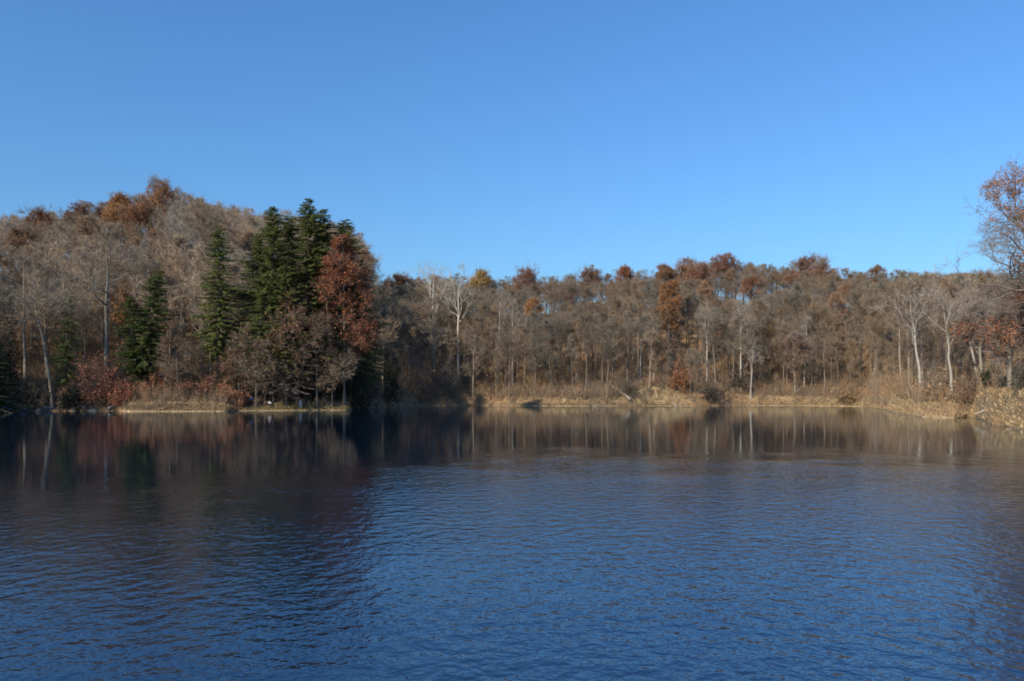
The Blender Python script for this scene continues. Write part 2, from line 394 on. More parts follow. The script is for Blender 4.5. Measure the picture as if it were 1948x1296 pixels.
def gen_conifer(seed, H, R, z0=0.1, dens=1.0, droop=0.5, lean=(0, 0), dead_to=None, ragged=0.2, second=None, spray=0.75, power=0.8, gap=None):
    """spruce: whorls of drooping boughs hung with sprays; dead_to: the boughs below that share of the height are dead and brown"""
    rng = np.random.default_rng(seed); g = Geo(); c = Geo(); dead = Geo()
    leaders = [(H, R, z0, lean, (0, 0))]
    if second: leaders.append(second)
    for (h, rr, s0, ln, off) in leaders:
        P0 = trunk_line(h, rng, 0.12, 10, ln); P0[0, :, :2] += np.array(off)
        R0 = (0.012*h*(1-np.linspace(0, 1, 10))+0.02)[None]; v, f = tubes(P0, R0, 7); g.add(v, f)
        zs = []; z = s0*h
        while z < h*0.985:
            zs.append(z); z += rng.uniform(0.2, 0.62)/dens**0.5*(1 if z < h*0.8 else 0.7)
        tt = np.repeat(np.array(zs)/h, 6); n = len(tt)
        az = rng.uniform(0, 2*np.pi, n); tt = np.clip(tt+rng.normal(0, 0.02, n), 0, 0.985); base = np.stack([np.interp(tt, np.linspace(0, 1, 10), P0[0, :, a]) for a in range(3)], 1)
        prof = (1-tt)**power*(1+0.12*np.sin(tt*31+seed)+0.1*np.sin(tt*13+seed*2))
        low = np.clip((tt-s0)/0.12, 0.45, 1)
        L = rr*prof*low*rng.uniform(1-ragged*1.6, 1+ragged, n)+0.25
        out = np.stack([np.cos(az), np.sin(az), np.zeros(n)], 1); K = 6
        B = np.empty((n, K, 3)); s = np.linspace(0, 1, K)
        dz = (0.35*(tt-0.5))[:, None]*L[:, None]*s-droop*L[:, None]*(s**1.3-0.55*s**3)*(1-0.5*tt[:, None])
        B[:] = base[:, None]+out[:, None]*(L[:, None]*s)[..., None]; B[..., 2] += dz
        RB = 0.012*L[:, None]*(1.1-s)[None]+0.008
        isdead = (tt < dead_to+rng.normal(0, 0.04, n)) if dead_to else np.zeros(n, bool)
        v, f = tubes(B, RB, 3); g.add(v, f)
        for flag, G, dn in ((False, c, dens), (True, dead, dens*0.8)):
            sel = np.where(isdead == flag)[0]
            if not len(sel): continue
            m = np.maximum(4, (L[sel]*13*dn)).astype(int); bi = np.repeat(sel, m); N = len(bi)
            u = rng.uniform(0.12, 1.0, N)**0.8
            fi = u*(K-1); i = np.minimum(fi.astype(int), K-2); w = (fi-i)[:, None]
            p = B[bi, i]*(1-w)+B[bi, i+1]*w; tan = unit(B[bi, i+1]-B[bi, i])
            side = unit(np.cross(tan, np.array([0, 0, 1.])))*np.where(rng.uniform(size=N) < 0.5, 1, -1)[:, None]
            d = unit(tan*rng.uniform(0.3, 1.0, (N, 1))+side*rng.uniform(0.2, 1.0, (N, 1))+np.array([0, 0, -1])*rng.uniform(0.0, 0.9, (N, 1)))
            ln_ = spray*rng.uniform(0.55, 1.25, N)*(0.55+0.06*L[bi])*(1.15-0.5*u)
            if flag:
                v, f = slivers(p, p+d*ln_[:, None]*1.3, np.full(N, 0.06), rng)
            else:
                wv = unit(np.cross(d, np.array([0, 0, 1.])+rng.normal(0, 0.45, (N, 3))))*(0.16+0.10*rng.uniform(size=(N, 1)))*ln_[:, None]/0.6
                p1 = p+d*ln_[:, None]; pm = p+d*ln_[:, None]*0.45
                V = np.stack([p, pm+wv*0.5, p1, pm-wv*0.5], 1).reshape(-1, 3); q = np.arange(N)*4
                v, f = V, np.concatenate([np.stack([q, q+1, q+2], 1), np.stack([q, q+2, q+3], 1)])
            G.add(v, f)
    return g, c, dead
def place_conifer(name, label, px, y, py_top, R, color, seed, group=None, cat='spruce', dead_col=(0.16, 0.12, 0.095), **kw):
    x = at(px, y); z = ground_px(px, y); H = zof(py_top, y)-z
    g, c, dead = gen_conifer(seed, H, R, **kw)
    t = thing(name, label, cat, (x, y, z), 0, group)
    link('trunk', g.mesh('conifer trunk', ['bark'], True), t, (0.13, 0.105, 0.085))
    link('crown', c.mesh('conifer crown', ['needles']), t, color)
    if dead.n: link('dead_branches', dead.mesh('dead boughs', ['twig_tinted']), t, dead_col)
    return t

GREEN = (0.17, 0.195, 0.055); DGREEN = (0.10, 0.13, 0.036); LGREEN = (0.18, 0.225, 0.065)
place_conifer('spruce', 'small slender light green spruce rising from rust bushes near the left edge', 127, 148, 552, 3.6, LGREEN, 11, z0=0.06, dens=1.1, ragged=0.35)
place_conifer('hemlock', 'dark green evergreen with a crooked double top leaning right, alone on the left bank', 268, 147, 512, 4.6, DGREEN, 12, cat='evergreen', z0=0.15, dens=2.0, droop=0.35, lean=(3.4, 0),
              ragged=0.45, second=(18.0, 3.8, 0.2, (-1.8, 0), (-0.3, -0.4)), power=0.5)
place_conifer('spruce', 'tall slender mid green spruce standing apart left of the spruce clump', 415, 149, 426, 5.3, GREEN, 13, z0=0.2, dens=2.4, ragged=0.5, power=0.6, spray=0.62)
for (px_, y_, py_, R_, q_, lab_) in [(-22, 128, 640, 5.2, 81, 'dark evergreen at the very left edge, leaning its boughs over the shaded water')]:
    place_conifer('hemlock', lab_, px_, y_, py_, R_, (0.04, 0.055, 0.02), q_, z0=0.03, dens=1.5, cat='evergreen', power=0.6)
clump = [(492, 155, 440, 3.6, 21, 'leftmost lower spruce of the dark clump by the point'), (519, 152, 390, 4.2, 22, 'spruce with sharp dark spire, left peak of the clump'),
         (549, 157, 406, 3.8, 23, 'spruce between the two highest peaks of the clump'), (586, 154, 374, 4.4, 24, 'tallest spruce, highest peak of the dark clump'),
         (613, 158, 394, 4.2, 25, 'spruce just right of the tallest one in the clump'), (657, 160, 414, 4.4, 26, 'spruce peak rising behind the rust red tree'),
         (690, 163, 492, 4.6, 27, 'lowest dark spruce at the right end of the clump'), (545, 149, 500, 3.8, 28, 'shorter spruce at the front foot of the clump'), (505, 149, 520, 3.5, 29, 'short spruce at the clump front, under the sharp spire')]
for (px, y, py, R, sd_, lab) in clump:
    place_conifer('spruce', lab, px, y, py, R*(1.6 if px < 680 else 1.05), GREEN if sd_ % 2 else (0.15, 0.175, 0.05), sd_, 'spruces in the dark clump by the point', z0=0.08, dens=2.4, dead_to=0.24 if sd_ < 28 else 0.3, ragged=0.5, power=0.58, spray=0.62, droop=0.38)

# ------------------------------------------------------------------ shared variants of the woodland trees
VAR = {}
def add_variant(kind, seed, **kw):
    g, c = gen_bare(seed, **kw); H = kw.get('H', 24)
    VAR.setdefault(kind, []).append((g, c, H))
for i in range(6): add_variant('tall', 100+i, H=24, clear=0.28+0.05*(i % 3), spread=4.4+0.3*i, r0=0.16+0.015*i, ang=(22, 52), up=1.2, wander=0.6, n1=21, n2=6, n3=6, n4=7, tw=0.045)
for i in range(5): add_variant('oak', 200+i, H=22, clear=0.22+0.05*(i % 3), spread=6.6, r0=0.26, ang=(40, 78), up=0.7, wander=0.7, n1=17, n2=7, n3=6, n4=7, jit=0.5, tw=0.045)
for i in range(4): add_variant('pole', 300+i, H=19, clear=0.2, spread=3.1, r0=0.10, ang=(25, 60), n1=17, n2=5, n3=6, n4=6, wander=0.5, tw=0.042)
for i in range(4): add_variant('leafy', 400+i, H=22, clear=0.3, spread=4.8, r0=0.2, n1=16, n2=6, leaf=0.5, leaf_n=3, leaf_size=0.22, up=0.8, wander=0.5)
for i in range(3): add_variant('beech', 600+i, H=13, clear=0.28, spread=4.6, r0=0.13, ang=(65, 92), up=0.1, n1=24, n2=6, n3=5, n4=5, leaf=0.65, leaf_n=2, leaf_size=0.2, flat=0.9, jit=0.18, l4len=0.55, wander=0.2)
MESH = {}
def variant_meshes(kind, i, bark='bark'):
    key = (kind, i, bark)
    if key not in MESH:
        g, c, H = VAR[kind][i]
        leafy = kind in ('leafy', 'beech')
        MESH[key] = (*tree_meshes(kind, g, c, bark, 'twig_plain' if leafy else 'twig_tinted'), H)
    return MESH[key]
PROTO = {}
def place_variant(name, kind, i, label, cat, group, x, y, z, H, rz, tcol, ccol, bark='bark'):
    tm, cm, H0 = variant_meshes(kind, i, bark); s = H/H0
    t = thing(name, label, cat, (x, y, z), rz, group, (s*0.5+0.5*min(s, 1.15), s*0.5+0.5*min(s, 1.15), s))
    key = (kind, i, bark)
    if key not in PROTO:
        a = link('trunk', tm, t, tcol); b = link('crown', cm, t, ccol); PROTO[key] = (a, b)
    else:
        for src, col in zip(PROTO[key], (tcol, ccol)):
            o = src.copy(); COL.objects.link(o); o.parent = t; o.color = (*col, 1)
    return t

COVER = [(820, 545, 34, 30, 245), (872, 590, 12, 55, 232), (948, 600, 4, 30, 225), (1745, 660, 8, 60, 122), (150, 500, 60, 40, 152)]
def special(name, label, cat, px, y, py_top, seed, tcol, ccol, bark='bark', group=None, z=None, **kw):
    """one-off tree; blobs are given as (px, py, half-width px, half-height px, depth m)"""
    x = at(px, y); z = ground_px(px, y) if z is None else z; H = zof(py_top, y)-z; m = y/FPX
    bl = kw.pop('blobs', None)
    if bl: COVER.extend((b_[0], b_[1], b_[2], b_[3], y) for b_ in bl if not (y > 200 and b_[1] < 600 and b_[3] > b_[2]*0.95))
    if bl: bl = [((bx-px)*m, 0, zof(by, y)-z, sx*m, dz, sy*m) for (bx, by, sx, sy, dz) in bl]
    lp = kw.pop('lean_px', 0)
    g, c = gen_bare(seed, H=H, blobs=bl, lean=(lp*m, 0), **kw)
    t = thing(name, label, cat, (x, y, z), 0, group)
    tm, cm = tree_meshes('tree', g, c, bark, 'twig_plain' if kw.get('leaf') else 'twig_tinted')
    link('trunk', tm, t, tcol); link('crown', cm, t, ccol); return t

RUST = (0.35, 0.17, 0.085); RED = (0.34, 0.145, 0.08); ORANGE = (0.44, 0.22, 0.08); BROWN = (0.30, 0.18, 0.10); YEL = (0.50, 0.33, 0.10)
GREY = (0.22, 0.185, 0.145); PALE = (0.36, 0.325, 0.27); DARKB = (0.14, 0.12, 0.10)
# left hill
special('oak', 'rust red leafy tree at the right end of the spruce clump', 'tree', 655, 153, 452, 31, DARKB, (0.33, 0.125, 0.06), clear=0.22, spread=5.6, n1=34, n2=8, n3=6, n4=5, leaf=0.8, leaf_n=5, leaf_size=0.24, flat=0.5,
        ang=(55, 88), up=0.35, lean_px=-8, blobs=[(642, 490, 42, 38, 5), (660, 545, 52, 42, 6), (678, 600, 44, 40, 6), (683, 648, 36, 28, 6)], r0=0.24)
special('oak', 'tallest tree on the left skyline, with patches of rust leaves', 'tree', 300, 214, 352, 32, GREY, RUST, clear=0.35, spread=6.5, n1=18, n2=7, leaf=0.8, leaf_n=4, leaf_size=0.24,
        blobs=[(285, 380, 36, 18, 6), (316, 374, 18, 20, 5), (322, 420, 14, 30, 5), (312, 485, 16, 16, 5), (265, 395, 18, 10, 5)], r0=0.3)
for (px, y, py, sd_, colr, lab, bl) in [
        (232, 222, 380, 33, ORANGE, 'orange brown leafy crown on the left skyline, left of the tallest one', [(222, 402, 40, 22, 7)]),
        (262, 216, 386, 34, RUST, 'rust leafy crown just below the tallest tree of the left skyline', [(256, 420, 34, 24, 7)]),
        (75, 222, 408, 35, (0.24, 0.10, 0.05), 'low dark rust crown on the skyline near the left edge', [(75, 420, 32, 12, 6)]),
        (40, 205, 440, 36, BROWN, 'faded orange crown below the skyline at the left edge', [(45, 458, 32, 16, 6)]),
        (150, 224, 396, 37, (0.26, 0.14, 0.09), 'thin brownish crown on the left skyline between two rusty ones', [(155, 408, 26, 12, 6)]),
        (236, 156, 545, 38, ORANGE, 'small orange leafed tree beside the crooked double topped evergreen', [(232, 580, 18, 34, 3)])]:
    special('oak', lab, 'tree', px, y, py, sd_, GREY, colr, clear=0.35, spread=5.5 if y > 180 else 2.6, n1=20, n2=7, leaf=0.7, leaf_n=4, leaf_size=0.23, blobs=bl, tw=0.045)
special('oak', 'big bare oak with wide crooked limbs left of the crooked evergreen', 'tree', 203, 152, 462, 39, (0.20, 0.18, 0.15), (0.22, 0.19, 0.16), clear=0.42, spread=10.5, n1=11, n2=8, n3=7, n4=7, ang=(55, 82), up=0.5, jit=0.7, r0=0.5, tw=0.03)
special('oak', 'bare tree with a long curved trunk leaning over the left shore', 'tree', 100, 143, 520, 40, (0.22, 0.19, 0.15), (0.26, 0.22, 0.17), clear=0.5, spread=7.0, n1=12, n2=8, n3=7, n4=7, ang=(45, 75), up=0.5, jit=0.6, r0=0.26, lean_px=-32, wander=0.7)
special('oak', 'bare grey tree with forked limbs at the left edge of the wood', 'tree', 48, 150, 500, 41, (0.25, 0.22, 0.18), (0.26, 0.22, 0.17), clear=0.45, spread=7.5, n1=11, n2=8, ang=(40, 70), r0=0.3, jit=0.55)
special('oak', 'tall bare tree with a pale upper trunk between the crooked evergreen and the slender spruce', 'tree', 345, 176, 368, 42, PALE, (0.26, 0.23, 0.2), clear=0.45, spread=6, n1=16, r0=0.3)
beech_spots = [(338, 144, 640, 'brown leaved beech behind the straw beach, right of the crooked evergreen'), (362, 147, 652, 'brown leaved beech at the back of the straw beach, left of the slender spruce'),
               (455, 148, 668, 'brown leaved beech at the right foot of the slender spruce'), (487, 146.5, 612, 'brown leaved beech at the left foot of the spruce clump'), (520, 147.8, 668, 'low brown beech under the sharp spired spruce'),
               (568, 149.4, 560, 'tall grey brown beech in front of the middle of the spruce clump'), (603, 149, 600, 'brown layered beech left below the rust red tree'), (632, 150.5, 640, 'brown layered beech directly under the rust red tree'),
               (428, 148, 690, 'small brown beech right under the slender spruce')]
for k, (px, y, py, lab) in enumerate(beech_spots):
    z = ground_px(px, y); H = zof(py, y)-z
    place_variant('beech', 'beech', k % 3, lab, 'beech', 'brown beeches along the left bank', at(px, y), y, z, H, k*1.3, (0.13, 0.11, 0.09), [(0.28, 0.175, 0.10), (0.25, 0.185, 0.11), (0.31, 0.15, 0.08)][k % 3])

# far shore and right bank
def sycamore(label, px, y, py, seed, **kw):
    k = dict(clear=0.42, spread=6.5, n1=10, n2=6, n3=5, n4=5, ang=(25, 55), up=0.9, jit=0.55, r0=0.34, wander=0.6, tw=0.04); k.update(kw); k['r0'] *= 0.75
    special('sycamore', label, 'sycamore', px, y, py, seed, k.pop('tcol', PALE), k.pop('ccol', (0.31, 0.26, 0.20)), bark='pale_bark', group='pale barked trees on the far shore', **k)
sycamore('tallest white limbed bare tree just right of the spruce clump, crown over the skyline', 825, 245, 502, 51, r0=0.55, spread=10, tcol=(0.58, 0.53, 0.44), ccol=(0.42, 0.37, 0.29))
sycamore('white barked bare tree with a stout trunk, left of the yellow crown', 872, 232, 518, 52, r0=0.5, spread=8, tcol=(0.58, 0.53, 0.44), ccol=(0.42, 0.37, 0.29))
sycamore('slim pale tree below and right of the yellow crown', 948, 225, 560, 53, r0=0.3)
sycamore('slim pale tree half way between the yellow crown and the small orange crown', 975, 222, 575, 54, r0=0.3)
sycamore('thin straight white trunk in the middle of the far shore', 1218, 214, 600, 55, r0=0.22, clear=0.5, spread=3.5)
sycamore('pale trunk just right of the orange leafed column tree', 1345, 222, 588, 56, r0=0.4, spread=5.5)
sycamore('pale spreading bare tree right of the orange leafed column tree, with a straight trunk', 1409, 216, 575, 57, r0=0.34)
sycamore('short pale tree with a bent leaning trunk by the dark hollow on the far bank', 1428, 214, 640, 58, r0=0.36, clear=0.45, spread=4.5, lean_px=14, tcol=(0.28, 0.25, 0.2))
sycamore('thin pale trunk on the far shore below the dark purple crown', 1530, 216, 610, 59, r0=0.2, spread=4)
sycamore('pale tree leaning right at the end of the far shore', 1658, 201, 610, 60, r0=0.26, clear=0.4, spread=4.5, lean_px=45, tcol=(0.4, 0.36, 0.3))
sycamore('pale forked tree, nearer, at the left of the right hand point', 1752, 122, 560, 61, r0=0.27, spread=6, lean_px=-22, clear=0.45, jit=0.7)
sycamore('white trunked tree in the straw on the right hand point', 1812, 112, 580, 62, r0=0.27, spread=5.5, lean_px=-14, clear=0.48, jit=0.7)
sycamore('bare tree with long arching pale limbs above the inlet', 1862, 125, 540, 63, r0=0.24, spread=8, lean_px=-50, clear=0.35, jit=0.8)
sycamore('pale bare tree behind the inlet at the right, beside the rust leaves', 1925, 112, 560, 64, r0=0.24, spread=5, clear=0.4)
for (px, y, py, sd_, colr, lab, bl, sp) in [
        (915, 312, 522, 71, YEL, 'yellow leafed crown on the far skyline', [(918, 540, 30, 16, 7)], 6.5),
        (1000, 318, 518, 72, (0.31, 0.13, 0.065), 'dark rust crown on the far skyline, right of the yellow crown', [(1000, 532, 40, 13, 7), (970, 545, 18, 12, 6)], 7.5),
        (1018, 262, 572, 73, ORANGE, 'small orange crown below the far skyline, under the dark rust one', [(1018, 588, 24, 14, 5)], 5),
        (1190, 322, 514, 74, (0.33, 0.12, 0.045), 'small rust crown breaking the middle of the far skyline', [(1192, 525, 16, 11, 6)], 6),
        (1264, 316, 512, 75, (0.27, 0.13, 0.06), 'brown orange crown on the far skyline, left of the highest rust crown', [(1262, 526, 24, 14, 7)], 6),
        (1305, 312, 502, 76, RUST, 'wide rust crown on the far skyline above the orange column tree', [(1305, 520, 32, 18, 7)], 7),
        (1380, 310, 490, 77, (0.28, 0.11, 0.055), 'highest rust crown of the far skyline', [(1378, 504, 28, 15, 7)], 7),
        (1272, 230, 540, 78, (0.34, 0.155, 0.055), 'tall orange leafed column tree in the middle of the far wood', [(1272, 572, 27, 32, 6), (1290, 618, 24, 40, 6), (1298, 650, 16, 18, 5)], 5.5),
        (1425, 285, 534, 79, RED, 'thin crown with an arc of red leaves below the far skyline', [(1445, 545, 30, 12, 6), (1400, 565, 22, 12, 6)], 7.5),
        (1540, 314, 496, 80, (0.24, 0.115, 0.08), 'dark purple brown crown on the far skyline', [(1540, 510, 40, 13, 8)], 8),
        (1668, 305, 512, 81, (0.30, 0.18, 0.10), 'pale brown leafy crown on the right part of the far skyline', [(1660, 530, 26, 14, 6)], 6),
        (760, 300, 528, 82, (0.22, 0.10, 0.06), 'low brown crown on the skyline next to the spruce clump', [(762, 540, 30, 10, 6)], 6),
        (1078, 290, 545, 83, (0.24, 0.11, 0.065), 'faded rust crown on the upper far slope, right of the small orange crown', [(1120, 560, 26, 10, 6), (1098, 570, 20, 10, 5)], 7),
        (1922, 80, 590, 86, (0.40, 0.16, 0.08), 'rust leaved small tree at the right edge under the tall near oak', [(1925, 628, 34, 22, 3), (1900, 655, 24, 18, 3), (1935, 665, 20, 14, 3)], 3.2),
        (1560, 300, 500, 87, (0.33, 0.17, 0.10), 'brown crown on the far skyline just right of the dark purple one', [(1580, 520, 30, 12, 7)], 7),
        (1120, 318, 516, 88, (0.32, 0.18, 0.11), 'faint brown crown in the middle of the far skyline, left of the small rust crown', [(1130, 530, 36, 12, 7)], 7),
        (1330, 300, 508, 89, (0.34, 0.16, 0.09), 'dull rust crown on the far skyline between the wide and the highest rust crowns', [(1335, 524, 30, 14, 7)], 7),
        (1870, 106, 600, 84, (0.33, 0.125, 0.06), 'rust leaved small tree above the log at the inlet', [(1830, 640, 26, 20, 4), (1868, 680, 26, 30, 4), (1870, 725, 26, 20, 4)], 4.5),
        (1512, 214, 640, 85, (0.25, 0.135, 0.085), 'dark red brown leaved tree low on the far bank below the purple crown', [(1500, 670, 30, 20, 5), (1490, 700, 24, 14, 5)], 4.5)]:
    bl = [(a_, b_, c_*1.25, d_*1.1, e_) for (a_, b_, c_, d_, e_) in bl]
    special('oak', lab, 'tree', px, y, py, sd_, GREY, colr, clear=0.3, spread=sp, n1=20, n2=7, leaf={85: 0.25, 86: 0.3}.get(sd_, 0.6), leaf_n=4, leaf_size=0.24 if y > 180 else 0.17, blobs=bl, tw=0.045)
# the tall oak at the right edge of the photograph, much nearer than the far wood
special('oak', 'tall near oak at the right edge with rust leaf patches against the sky', 'tree', 1998, 74, 316, 90, (0.17, 0.14, 0.115), (0.40, 0.18, 0.085), clear=0.2, spread=7.6, n1=34, n2=10, n3=9, n4=10, ang=(40, 80), up=0.5, jit=0.7, r0=0.36, tw=0.02,
        top_taper=0.75, l4len=0.6, leaf=0.8, leaf_n=3, leaf_size=0.12, lean_px=-22, blobs=[(1930, 365, 40, 42, 4), (1965, 430, 26, 40, 3), (1945, 495, 22, 22, 2.5), (1925, 632, 42, 20, 4), (1900, 655, 28, 14, 3), (1940, 560, 18, 16, 2), (2030, 420, 50, 80, 5), (2040, 600, 60, 40, 5)])

# ------------------------------------------------------------------ bushes, counted one by one
def bush(label, px, y, w_px, h_px, color, seed, leaf=0.8, size=0.24, flat=0.3, name='bush', group=None, twcol=(0.2, 0.16, 0.13), stems=16, z=None):
    rng = np.random.default_rng(seed); m = y/FPX; H = h_px*m; W = w_px*m/2
    x = at(px, y); z = ground_px(px, y) if z is None else z
    P0 = np.zeros((1, 4, 3)); P0[0, :, 2] = np.linspace(-0.2, 0.35, 4); R0 = np.full((1, 4), 0.09)
    P1, R1, _ = sprout(P0, R0, stems, 0.3, 1, (15, 82), lambda t, u: np.maximum(H, W)*1.0*u, 6, 0.5, 0.4, 0.6, rng)
    k_ = rng.uniform(0.45, 1.25, (len(P1), 1, 1)); P1 = P1[:, :1]+(P1-P1[:, :1])*k_
    P2, R2, _ = sprout(P1, R1, 8, 0.2, 1, (15, 60), lambda t, u: H*0.5*u*rng.uniform(0.4, 1.3, u.shape), 4, 0.3, 0.4, 0.6, rng)
    P3, R3, _ = sprout(P2, R2, 7, 0.1, 1, (25, 70), lambda t, u: H*0.2*u+0.15, 2, 0.3, 0.3, 0.6, rng)
    sq = np.array([W/max(H, W), W/max(H, W), H/max(H, W)])
    P1, P2, P3 = P1*sq, P2*sq, P3*sq
    g = Geo(); v, f = tubes(P1, np.maximum(R1*.6, .012), 4); g.add(v, f); v, f = tubes(P2, np.maximum(R2*.5, 0.008), 3); g.add(v, f)
    c = Geo(); v, f = slivers(P3[:, 0], P3[:, 1], np.full(len(P3), 0.03), rng); c.add(v, f)
    if leaf:
        pts = np.concatenate([P3[:, 0]*(1-u)+P3[:, 1]*u for u in (0.3, 0.65, 1.0)])+rng.normal(0, 0.1, (len(P3)*3, 3))
        pts = pts[rng.uniform(size=len(pts)) < leaf]; v, f = leaves(pts, size, rng, flat); c.add(v, f, 1)
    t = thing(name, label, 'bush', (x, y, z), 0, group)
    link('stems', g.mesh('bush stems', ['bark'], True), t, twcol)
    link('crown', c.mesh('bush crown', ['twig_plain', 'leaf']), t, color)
    return t
bush('large rust brown bush left of the straw beach', 195, 144.5, 105, 82, (0.42, 0.17, 0.09), 1, leaf=0.95, stems=24)
bush('rust bush overhanging the water left of the straw beach', 232, 143.8, 60, 45, (0.40, 0.16, 0.09), 2, leaf=0.9)
bush('rust bush on the bank right behind the straw beach', 318, 148, 62, 42, (0.42, 0.17, 0.09), 3, leaf=0.95)
for q, (px_, y_, w_, h_, lab_) in enumerate([(284, 146, 44, 30, 'small rust bush behind the left half of the straw beach'), (352, 146, 44, 28, 'small rust bush behind the middle of the straw beach'), (392, 146, 50, 30, 'ragged rust bush behind the right half of the straw beach'), (424, 146.5, 36, 22, 'low rust bush at the foot of the slender spruce')]):
    bush(lab_, px_, y_, w_, h_, (0.40, 0.18, 0.10), 90+q, leaf=0.8, size=0.2)
bush('low rust bush right of the beach, next to the people', 448, 146, 50, 24, (0.38, 0.18, 0.1), 4, leaf=0.8)
bush('orange brown bush high on the bank at the left edge', 10, 160, 60, 60, (0.36, 0.15, 0.07), 5)
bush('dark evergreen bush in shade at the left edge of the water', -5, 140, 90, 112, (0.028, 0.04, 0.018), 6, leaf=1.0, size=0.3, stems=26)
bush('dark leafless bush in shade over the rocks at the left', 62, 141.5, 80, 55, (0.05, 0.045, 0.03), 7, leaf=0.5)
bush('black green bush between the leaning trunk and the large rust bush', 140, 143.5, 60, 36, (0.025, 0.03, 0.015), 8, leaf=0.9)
bush('rust and yellow bush over the sandy cutting on the far bank', 1293, 210, 62, 44, (0.36, 0.16, 0.075), 9, leaf=0.9, size=0.3)
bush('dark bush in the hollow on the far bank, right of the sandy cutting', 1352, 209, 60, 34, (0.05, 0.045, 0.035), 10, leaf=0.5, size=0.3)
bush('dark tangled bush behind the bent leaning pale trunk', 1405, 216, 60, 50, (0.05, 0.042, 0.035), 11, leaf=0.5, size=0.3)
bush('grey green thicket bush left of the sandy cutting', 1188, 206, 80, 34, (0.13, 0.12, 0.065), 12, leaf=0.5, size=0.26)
bush('tan bush at the left side of the right hand point', 1718, 158, 85, 75, (0.33, 0.23, 0.12), 13, leaf=0.7, size=0.22)
bush('orange tan bush at the waterline near the far shore end', 1612, 201, 60, 24, (0.36, 0.23, 0.12), 14, leaf=0.8)
bush('dark green evergreen bush above the log at the inlet', 1886, 92, 46, 38, (0.04, 0.055, 0.022), 15, leaf=1.0, size=0.14)
bush('tan leafed bush high on the right bank under the near oak', 1925, 96, 70, 80, (0.36, 0.25, 0.14), 16, leaf=0.6, size=0.14)
bush('dark brushy bush at the right edge of the inlet', 1944, 74, 40, 44, (0.09, 0.085, 0.055), 17, leaf=0.6, size=0.12)
bush('bush coloured near black for shade under the right end of the spruce clump', 700, 168, 70, 60, (0.03, 0.035, 0.025), 18, leaf=0.6)  # near-black leaf colour holds the darkness below the spruces
for q, (px_, y_, w_, h_, lab_) in enumerate([(468, 151, 50, 60, 'added bush darkened for shade at the left foot of the spruce clump'), (530, 151.5, 60, 64, 'added bush darkened for shade behind the seated people'), (585, 152, 60, 60, 'added bush darkened for shade behind the standing person on the spit'),
                                        (632, 153.5, 60, 70, 'added bush darkened for shade under the rust red tree'), (672, 158, 60, 90, 'added tall bush darkened for shade at the right end of the grassy spit'), (740, 186, 60, 70, 'bush darkened for shade in the cove right of the spruce clump')]):
    bush(lab_, px_, y_, w_, h_, (0.022, 0.03, 0.014), 60+q, leaf=0.95, size=0.3, stems=22, twcol=(0.08, 0.07, 0.06))  # added bushes; shade by the spruces is put into their near-black leaves and stems
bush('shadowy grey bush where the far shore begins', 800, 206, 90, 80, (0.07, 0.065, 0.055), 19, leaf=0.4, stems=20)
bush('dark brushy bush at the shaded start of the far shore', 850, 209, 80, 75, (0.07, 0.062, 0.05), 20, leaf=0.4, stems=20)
bush('straw coloured bush between the two white trunks of the right hand point', 1788, 116, 60, 40, (0.40, 0.29, 0.16), 21, leaf=0.6, size=0.14)
bush('red brown low bush between the white trunk and the inlet', 1838, 112, 50, 50, (0.30, 0.17, 0.1), 22, leaf=0.6, size=0.14)

# ------------------------------------------------------------------ the wood: every tree one can pick out is its own object, the mass behind is one object
random.seed(5)
def zone(px, y, row):
    S = interp(px, SHORE)
    if px < 730:
        if px < 105: w = 'left of the small light spruce'
        elif px < 235: w = 'between small light spruce and crooked evergreen'
        elif px < 300: w = 'behind the crooked evergreen'
        elif px < 395: w = 'between crooked evergreen and slender spruce'
        elif px < 470: w = 'behind the tall slender spruce'
        else: w = 'behind the dark spruce clump'
        hill = 'the left hill'
    else:
        if px < 860: w = 'between spruce clump and stout white trunk'
        elif px < 960: w = 'below the yellow crown'
        elif px < 1060: w = 'below the dark rust crown'
        elif px < 1160: w = 'left of the slanting log'
        elif px < 1250: w = 'above the sandy cutting'
        elif px < 1330: w = 'round the orange column tree'
        elif px < 1420: w = 'below the highest rust crown'
        elif px < 1490: w = 'left of the dark purple crown'
        elif px < 1580: w = 'below the dark purple crown'
        elif px < 1660: w = 'right of the dark purple crown'
        elif px < 1760: w = 'behind the leaning pale tree'
        else: w = 'behind the right hand inlet'
        hill = 'the far hill'
    r = ['low on', 'midway up', 'high on'][row]
    return r, hill, w
placed = []
def too_close(x, y, dmin):
    return any((x-a)**2+(y-b)**2 < dmin*dmin for a, b in placed)
SPEC_KEEP = [(872, 232), (1218, 214), (1409, 216), (1428, 214), (1345, 222), (203, 152), (1272, 230), (825, 245)]
cands = []
tries = 0
while tries < 30000 and len(cands) < 1650:
    tries += 1
    y = (random.uniform(100**2, 350**2))**0.5; px = random.uniform(-260, 2150)
    S = interp(px, SHORE); R = interp(px, RIDGE); d = y-S
    flat = 11 if (220 < px < 450 or px > 1690) else 6 if px < 700 else 2.5
    if d < flat or y > R+45: continue
    if 455 < px < 720 and d < 22: continue                    # the spruces stand here
    x = at(px, y)
    if too_close(x, y, 4.6 if d < 40 else 5.8): continue
    # keep the front of the trees with a label of their own free
    if any(abs(px-a) < 12 and y < b and b-y < 12 for a, b in SPEC_KEEP): continue
    placed.append((x, y)); cands.append((y, px, d, R-S))
cands.sort(key=lambda c: c[2])
inview = [c for c in cands if -20 < c[1] < 1968]
indiv = set(id(c) for c in inview[:300])
stuff_parts = []; kinds_n = 0
